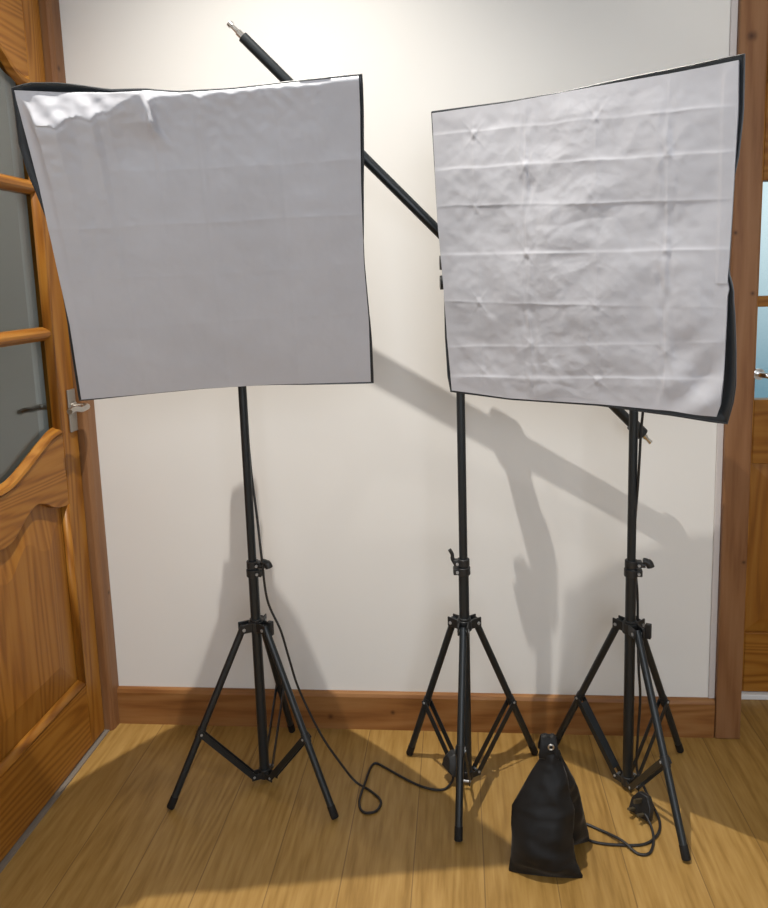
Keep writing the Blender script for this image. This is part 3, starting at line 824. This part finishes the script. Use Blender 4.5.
sbR, holdR = softbox(
    'right softbox with a white front creased in a grid of fold lines', (0.213, -0.484, 1.309), RR,
    [(-0.308, 0.297), (-0.118, 0.294), (0.07, 0.297), (0.202, 0.298), (0.307, 0.301)],
    [(0.307, 0.301), (0.309, 0.225), (0.307, 0.146), (0.305, 0.061), (0.303, -0.016), (0.3015, -0.055), (0.3045, -0.068), (0.302, -0.081), (0.302, -0.121), (0.301, -0.176), (0.3, -0.23), (0.297, -0.276), (0.29, -0.298)],
    [(-0.29, -0.304), (-0.138, -0.307), (0.069, -0.298), (0.204, -0.296), (0.29, -0.298)],
    [(-0.308, 0.297), (-0.307, 0.072), (-0.299, -0.081), (-0.297, -0.184), (-0.29, -0.304)],
    dict(top=[(0, 0.003), (0.2, 0.002), (0.5, 0.001), (0.75, 0.006), (1, 0.008)],
         right=[(0, 0.007), (0.15, 0.006), (0.25, 0.003), (0.3, -0.002), (0.56, -0.002), (0.6, 0.005), (0.68, 0.011), (0.8, 0.017), (0.9, 0.020), (1, 0.018)],
         bottom=[(0, 0.004), (0.3, 0.003), (0.6, 0.003), (0.8, 0.008), (1, 0.011)],
         left=[(0, 0.003), (0.5, 0.001), (0.62, 0.001), (0.78, 0.006), (0.95, 0.010), (1, 0.006)]),
    h_right, 290, (CRs[0], CRs[1], 1.270), 0.28, 0.88, -1)

# ------------------------------------------------------------------ boom arm on the middle stand
tipP, endP = Vector((-0.4847, -0.247, 1.8301)), Vector((0.4621, -0.088, 0.8558))
bd = (endP - tipP).normalized()
boom = thing('boom_arm', 'long black boom arm slanting behind both softboxes', 'boom arm', (CMs[0], CMs[1], 1.34))
bm = B(); tube(bm, [tipP + bd * 0.02, endP - bd * 0.02], 0.0122, 20)
arm = obj('arm_tube', bm, M['black_metal'], boom)
bm = B(); tube(bm, [endP - bd * 0.05, endP - bd * 0.012], 0.0165, 18)
obj('end_collar', bm, M['black_plastic'], boom, bevel=0.001)
bm = B(); tube(bm, [tipP + bd * 0.022, tipP + bd * 0.006, tipP + bd * 0.004, tipP - bd * 0.012, tipP - bd * 0.013, tipP - bd * 0.022], [0.0080, 0.0080, 0.0055, 0.0050, 0.0080, 0.0065], 14)
obj('stud', bm, M['chrome'], boom)
bm = B(); tube(bm, [endP - bd * 0.015, endP - bd * 0.002, endP + bd * 0.004, endP + bd * 0.018], [0.0075, 0.0075, 0.0050, 0.0062], 14)
obj('weight_hook', bm, M['chrome'], boom)
# swivel clamp joining arm and stand
tt = (CMs[0] - tipP.x) / (endP.x - tipP.x); cp = tipP + (endP - tipP) * tt
bm = B()
tube(bm, [(CMs[0], CMs[1], 1.275), (CMs[0], CMs[1], 1.362)], 0.0185, 18)
obox(bm, (cp + Vector((CMs[0], CMs[1], cp.z))) / 2, (1, 0, 0), (0, 1, 0), (0, 0, 1), 0.036, 0.060, 0.040)
tube(bm, [cp - bd * 0.035, cp + bd * 0.035], 0.0205, 18)
cl = obj('swivel_clamp', bm, M['black_plastic'], boom, bevel=0.001)
for dz in (0.0, -0.045):
    bm = B(); k0 = Vector((CMs[0] + 0.013, CMs[1], 1.302 + dz)); kd = Vector((-1, -0.1, 0)).normalized()
    tube(bm, [k0, k0 + kd * 0.040], 0.006, 10); tube(bm, [k0 + kd * 0.032, k0 + kd * 0.040, k0 + kd * 0.056], [0.010, 0.0165, 0.0165], 14)
    obj('knob', bm, M['black_plastic'], cl)

# ------------------------------------------------------------------ power cords (part of each softbox lamp)
zc = 0.0035


def plug(parent, at, rotz, tilt, name='plug'):
    """three-pin mains plug"""
    m = Matrix.Translation(at) @ Matrix.Scale(1.2, 4) @ Matrix.Rotation(rotz, 4, 'Z') @ Matrix.Rotation(tilt, 4, 'X')
    bm = B()
    sec = [(-0.024, -0.020), (0.024, -0.020), (0.022, 0.006), (0.010, 0.024), (-0.010, 0.024), (-0.022, 0.006)]
    lo = [bm.verts.new(m @ Vector((x, 0.0, z))) for x, z in sec]; mi = [bm.verts.new(m @ Vector((x * 0.97, 0.014, z * 0.97))) for x, z in sec]; hi = [bm.verts.new(m @ Vector((x * 0.6, 0.024, z * 0.6))) for x, z in sec]
    bm.faces.new(lo); bm.faces.new(list(reversed(hi)))
    for A_, C_ in ((lo, mi), (mi, hi)):
        for i in range(6): bm.faces.new((A_[i], A_[(i + 1) % 6], C_[(i + 1) % 6], C_[i]))
    p = obj(name, bm, M['black_plastic'], parent, bevel=0.002)
    for x, z, sx, sz, ln in ((0, 0.011, 0.004, 0.008, 0.023), (-0.011, -0.011, 0.0065, 0.004, 0.018), (0.011, -0.011, 0.0065, 0.004, 0.018)):
        bm = B(); c = m @ Vector((x, -ln / 2, z)); r3 = m.to_3x3()
        obox(bm, c, r3 @ Vector((1, 0, 0)), r3 @ Vector((0, 1, 0)), r3 @ Vector((0, 0, 1)), sx * 1.2, ln * 1.2, sz * 1.2)
        obj('pin', bm, M['dark_brass'], p)
    return p


pL = CLs
cordL = smooth_path([
    (pL[0] + 0.010, pL[1] + 0.030, 1.36), (pL[0] + 0.002, pL[1] + 0.0145, 1.20), (pL[0] + 0.002, pL[1] + 0.0145, 0.98), (pL[0] + 0.006, pL[1] + 0.0135, 0.82), (pL[0] + 0.017, pL[1] + 0.004, 0.70),
    (pL[0] + 0.026, pL[1] - 0.008, 0.60), (-0.482, -0.262, 0.492), (-0.453, -0.262, 0.414), (-0.434, -0.262, 0.334), (-0.413, -0.262, 0.254), (-0.362, -0.262, 0.133), (-0.310, -0.258, 0.045), (-0.279, -0.257, zc), (-0.240, -0.288, zc), (-0.210, -0.325, zc), (-0.217, -0.362, zc), (-0.247, -0.368, zc), (-0.262, -0.330, zc),
    (-0.254, -0.258, zc + 0.007), (-0.249, -0.195, zc), (-0.238, -0.176, zc), (-0.215, -0.190, zc), (-0.171, -0.225, zc), (-0.125, -0.258, zc), (-0.085, -0.275, zc), (-0.054, -0.272, zc), (-0.035, -0.248, 0.010), (-0.034, -0.236, 0.022)], 8)
bm = B(); tube(bm, cordL, 0.0031, 8)
cl_ = obj('power_cord', bm, M['cord'], sbL)
plug(cl_, Vector((-0.026, -0.228, 0.047)), radians(120), radians(15))

pR = CRs
cordR = smooth_path([
    (pR[0] - 0.002, pR[1] + 0.028, 1.325), (pR[0] + 0.022, pR[1] + 0.030, 1.25), (pR[0] + 0.022, pR[1] + 0.010, 1.18), (pR[0] + 0.020, pR[1] - 0.006, 1.10), (pR[0] + 0.0200, pR[1] - 0.008, 0.98), (pR[0] + 0.0150, pR[1] - 0.008, 0.90), (pR[0] + 0.011, pR[1] - 0.010, 0.80), (pR[0] + 0.009, pR[1] + 0.012, 0.66), (pR[0] + 0.012, pR[1] + 0.018, 0.58),
    (pR[0] + 0.020, pR[1] + 0.020, 0.50), (pR[0] + 0.021, pR[1] + 0.012, 0.40), (pR[0] + 0.018, pR[1] - 0.016, 0.33), (pR[0] + 0.022, pR[1] - 0.02, 0.25), (pR[0] + 0.017, pR[1] - 0.022, 0.14), (pR[0] + 0.016, pR[1] - 0.026, 0.07), (pR[0] + 0.030, pR[1] - 0.05, 0.035),
    (0.440, -0.315, 0.012), (0.446, -0.360, zc), (0.432, -0.405, zc), (0.395, -0.440, zc), (0.340, -0.446, zc), (0.285, -0.440, zc), (0.255, -0.415, zc), (0.262, -0.378, zc), (0.304, -0.400, zc), (0.345, -0.440, zc + 0.006), (0.372, -0.470, zc), (0.398, -0.468, zc), (0.416, -0.430, zc), (0.420, -0.392, 0.010), (0.412, -0.366, 0.022)], 8)
bm = B(); tube(bm, cordR, 0.0031, 8)
cr_ = obj('power_cord', bm, M['cord'], sbR)
plug(cr_, Vector((0.404, -0.350, 0.031)), radians(-50), radians(-18))

# ------------------------------------------------------------------ sandbag
sand = thing('sandbag', 'black nylon saddle sandbag with an eyelet strap, standing on the floor', 'sandbag', (0.17, -0.50, 0))


def pouch(c0, ax, path, seed):
    """path: rows of (z, half width, half depth, centre offset x, centre offset y); ax = width direction"""
    bm = B(); ax = Vector(ax).normalized(); ay = Vector((-ax.y, ax.x, 0)); SG = 36; rings = []
    rows = []
    for a, b_ in zip(path, path[1:]):
        for k in range(7): rows.append(tuple(lerp(u, v, k / 7) for u, v in zip(a, b_)))
    rows.append(path[-1])
    for z, w, d, ox, oy in rows:
        ring = []
        for k in range(SG):
            a = 2 * pi * k / SG; ca, sa = cos(a), sin(a)
            x = w * ca; y = d * math.copysign((1 - abs(ca) ** 2.4) ** 0.85, sa) if abs(sa) > 1e-6 else 0.0
            p = Vector(c0) + ax * (x + ox) + ay * (y + oy) + Vector((0, 0, z))
            nz = noise.fractal(p * 22 + Vector((seed, 0, 0)), 1.0, 2.0, 3) * 0.006 * min(1, z / 0.02, max(0, 0.26 - z) / 0.03)
            cr = 0.004 * math.exp(-abs((z - 0.125) + 0.10 * x) / 0.006)
            p += ay * math.copysign(1, sa) * (nz - cr * abs(sa)) + ax * nz * 0.3
            if p.z < 0.001: p.z = 0.001
            ring.append(bm.verts.new(p))
        rings.append(ring)
    for i in range(len(rings) - 1):
        for k in range(SG): bm.faces.new((rings[i][k], rings[i][(k + 1) % SG], rings[i + 1][(k + 1) % SG], rings[i + 1][k]))
    bm.faces.new(list(reversed(rings[0]))); bm.faces.new(rings[-1])
    return bm


axF = Vector((1, -0.07, 0))
front = pouch((0.165, -0.540, 0), axF, [(0.001, 0.077, 0.006, 0, 0), (0.007, 0.0775, 0.010, 0, 0), (0.030, 0.070, 0.030, -0.004, 0.006), (0.055, 0.066, 0.036, -0.006, 0.012), (0.095, 0.066, 0.036, -0.006, 0.022), (0.135, 0.066, 0.031, -0.004, 0.032), (0.165, 0.053, 0.026, 0.001, 0.040), (0.205, 0.037, 0.019, 0.008, 0.050), (0.232, 0.024, 0.013, 0.013, 0.056), (0.252, 0.017, 0.009, 0.014, 0.060)], 1.0)
obj('pouch', front, M['bag_nylon'], sand)
axB = Vector((1, 0.25, 0))
back = pouch((0.210, -0.450, 0), axB, [(0.001, 0.066, 0.006, 0, 0), (0.007, 0.0665, 0.012, 0, 0), (0.035, 0.062, 0.032, -0.002, -0.002), (0.09, 0.056, 0.034, -0.008, -0.006), (0.135, 0.050, 0.028, -0.013, -0.010), (0.17, 0.041, 0.022, -0.018, -0.016), (0.205, 0.030, 0.016, -0.024, -0.022), (0.235, 0.021, 0.010, -0.030, -0.026), (0.252, 0.017, 0.008, -0.032, -0.028)], 4.0)
obj('pouch', back, M['bag_nylon'], sand)
bm = B()
tp = Vector((0.178, -0.482, 0.004))
for i, (z, hw, y) in enumerate(((0.232, 0.024, -0.010), (0.250, 0.021, -0.008), (0.266, 0.018, -0.004), (0.278, 0.016, 0.004), (0.280, 0.015, 0.012), (0.270, 0.017, 0.020), (0.250, 0.020, 0.024), (0.232, 0.022, 0.025))):
    l, r_ = tp + Vector((-hw, y, z)), tp + Vector((hw, y, z))
    vl = [bm.verts.new(l + (r_ - l) * k / 6 + Vector((0, 0, 0.002 * sin(k * 2.1 + i)))) for k in range(7)]
    if i:
        for k in range(6): bm.faces.new((pv[k], pv[k + 1], vl[k + 1], vl[k]))
    pv = vl
stp = obj('strap', bm, M['bag_nylon'], sand, solid=0.003, subsurf=1)
bm = B(); ec = tp + Vector((0.004, -0.011, 0.262)); ring = [ec + Vector((cos(a) * 0.0055, 0, sin(a) * 0.0055)) for a in [2 * pi * k / 20 for k in range(21)]]
tube(bm, ring, 0.0018, 8, caps=False)
obj('eyelet', bm, M['nickel'], stp)
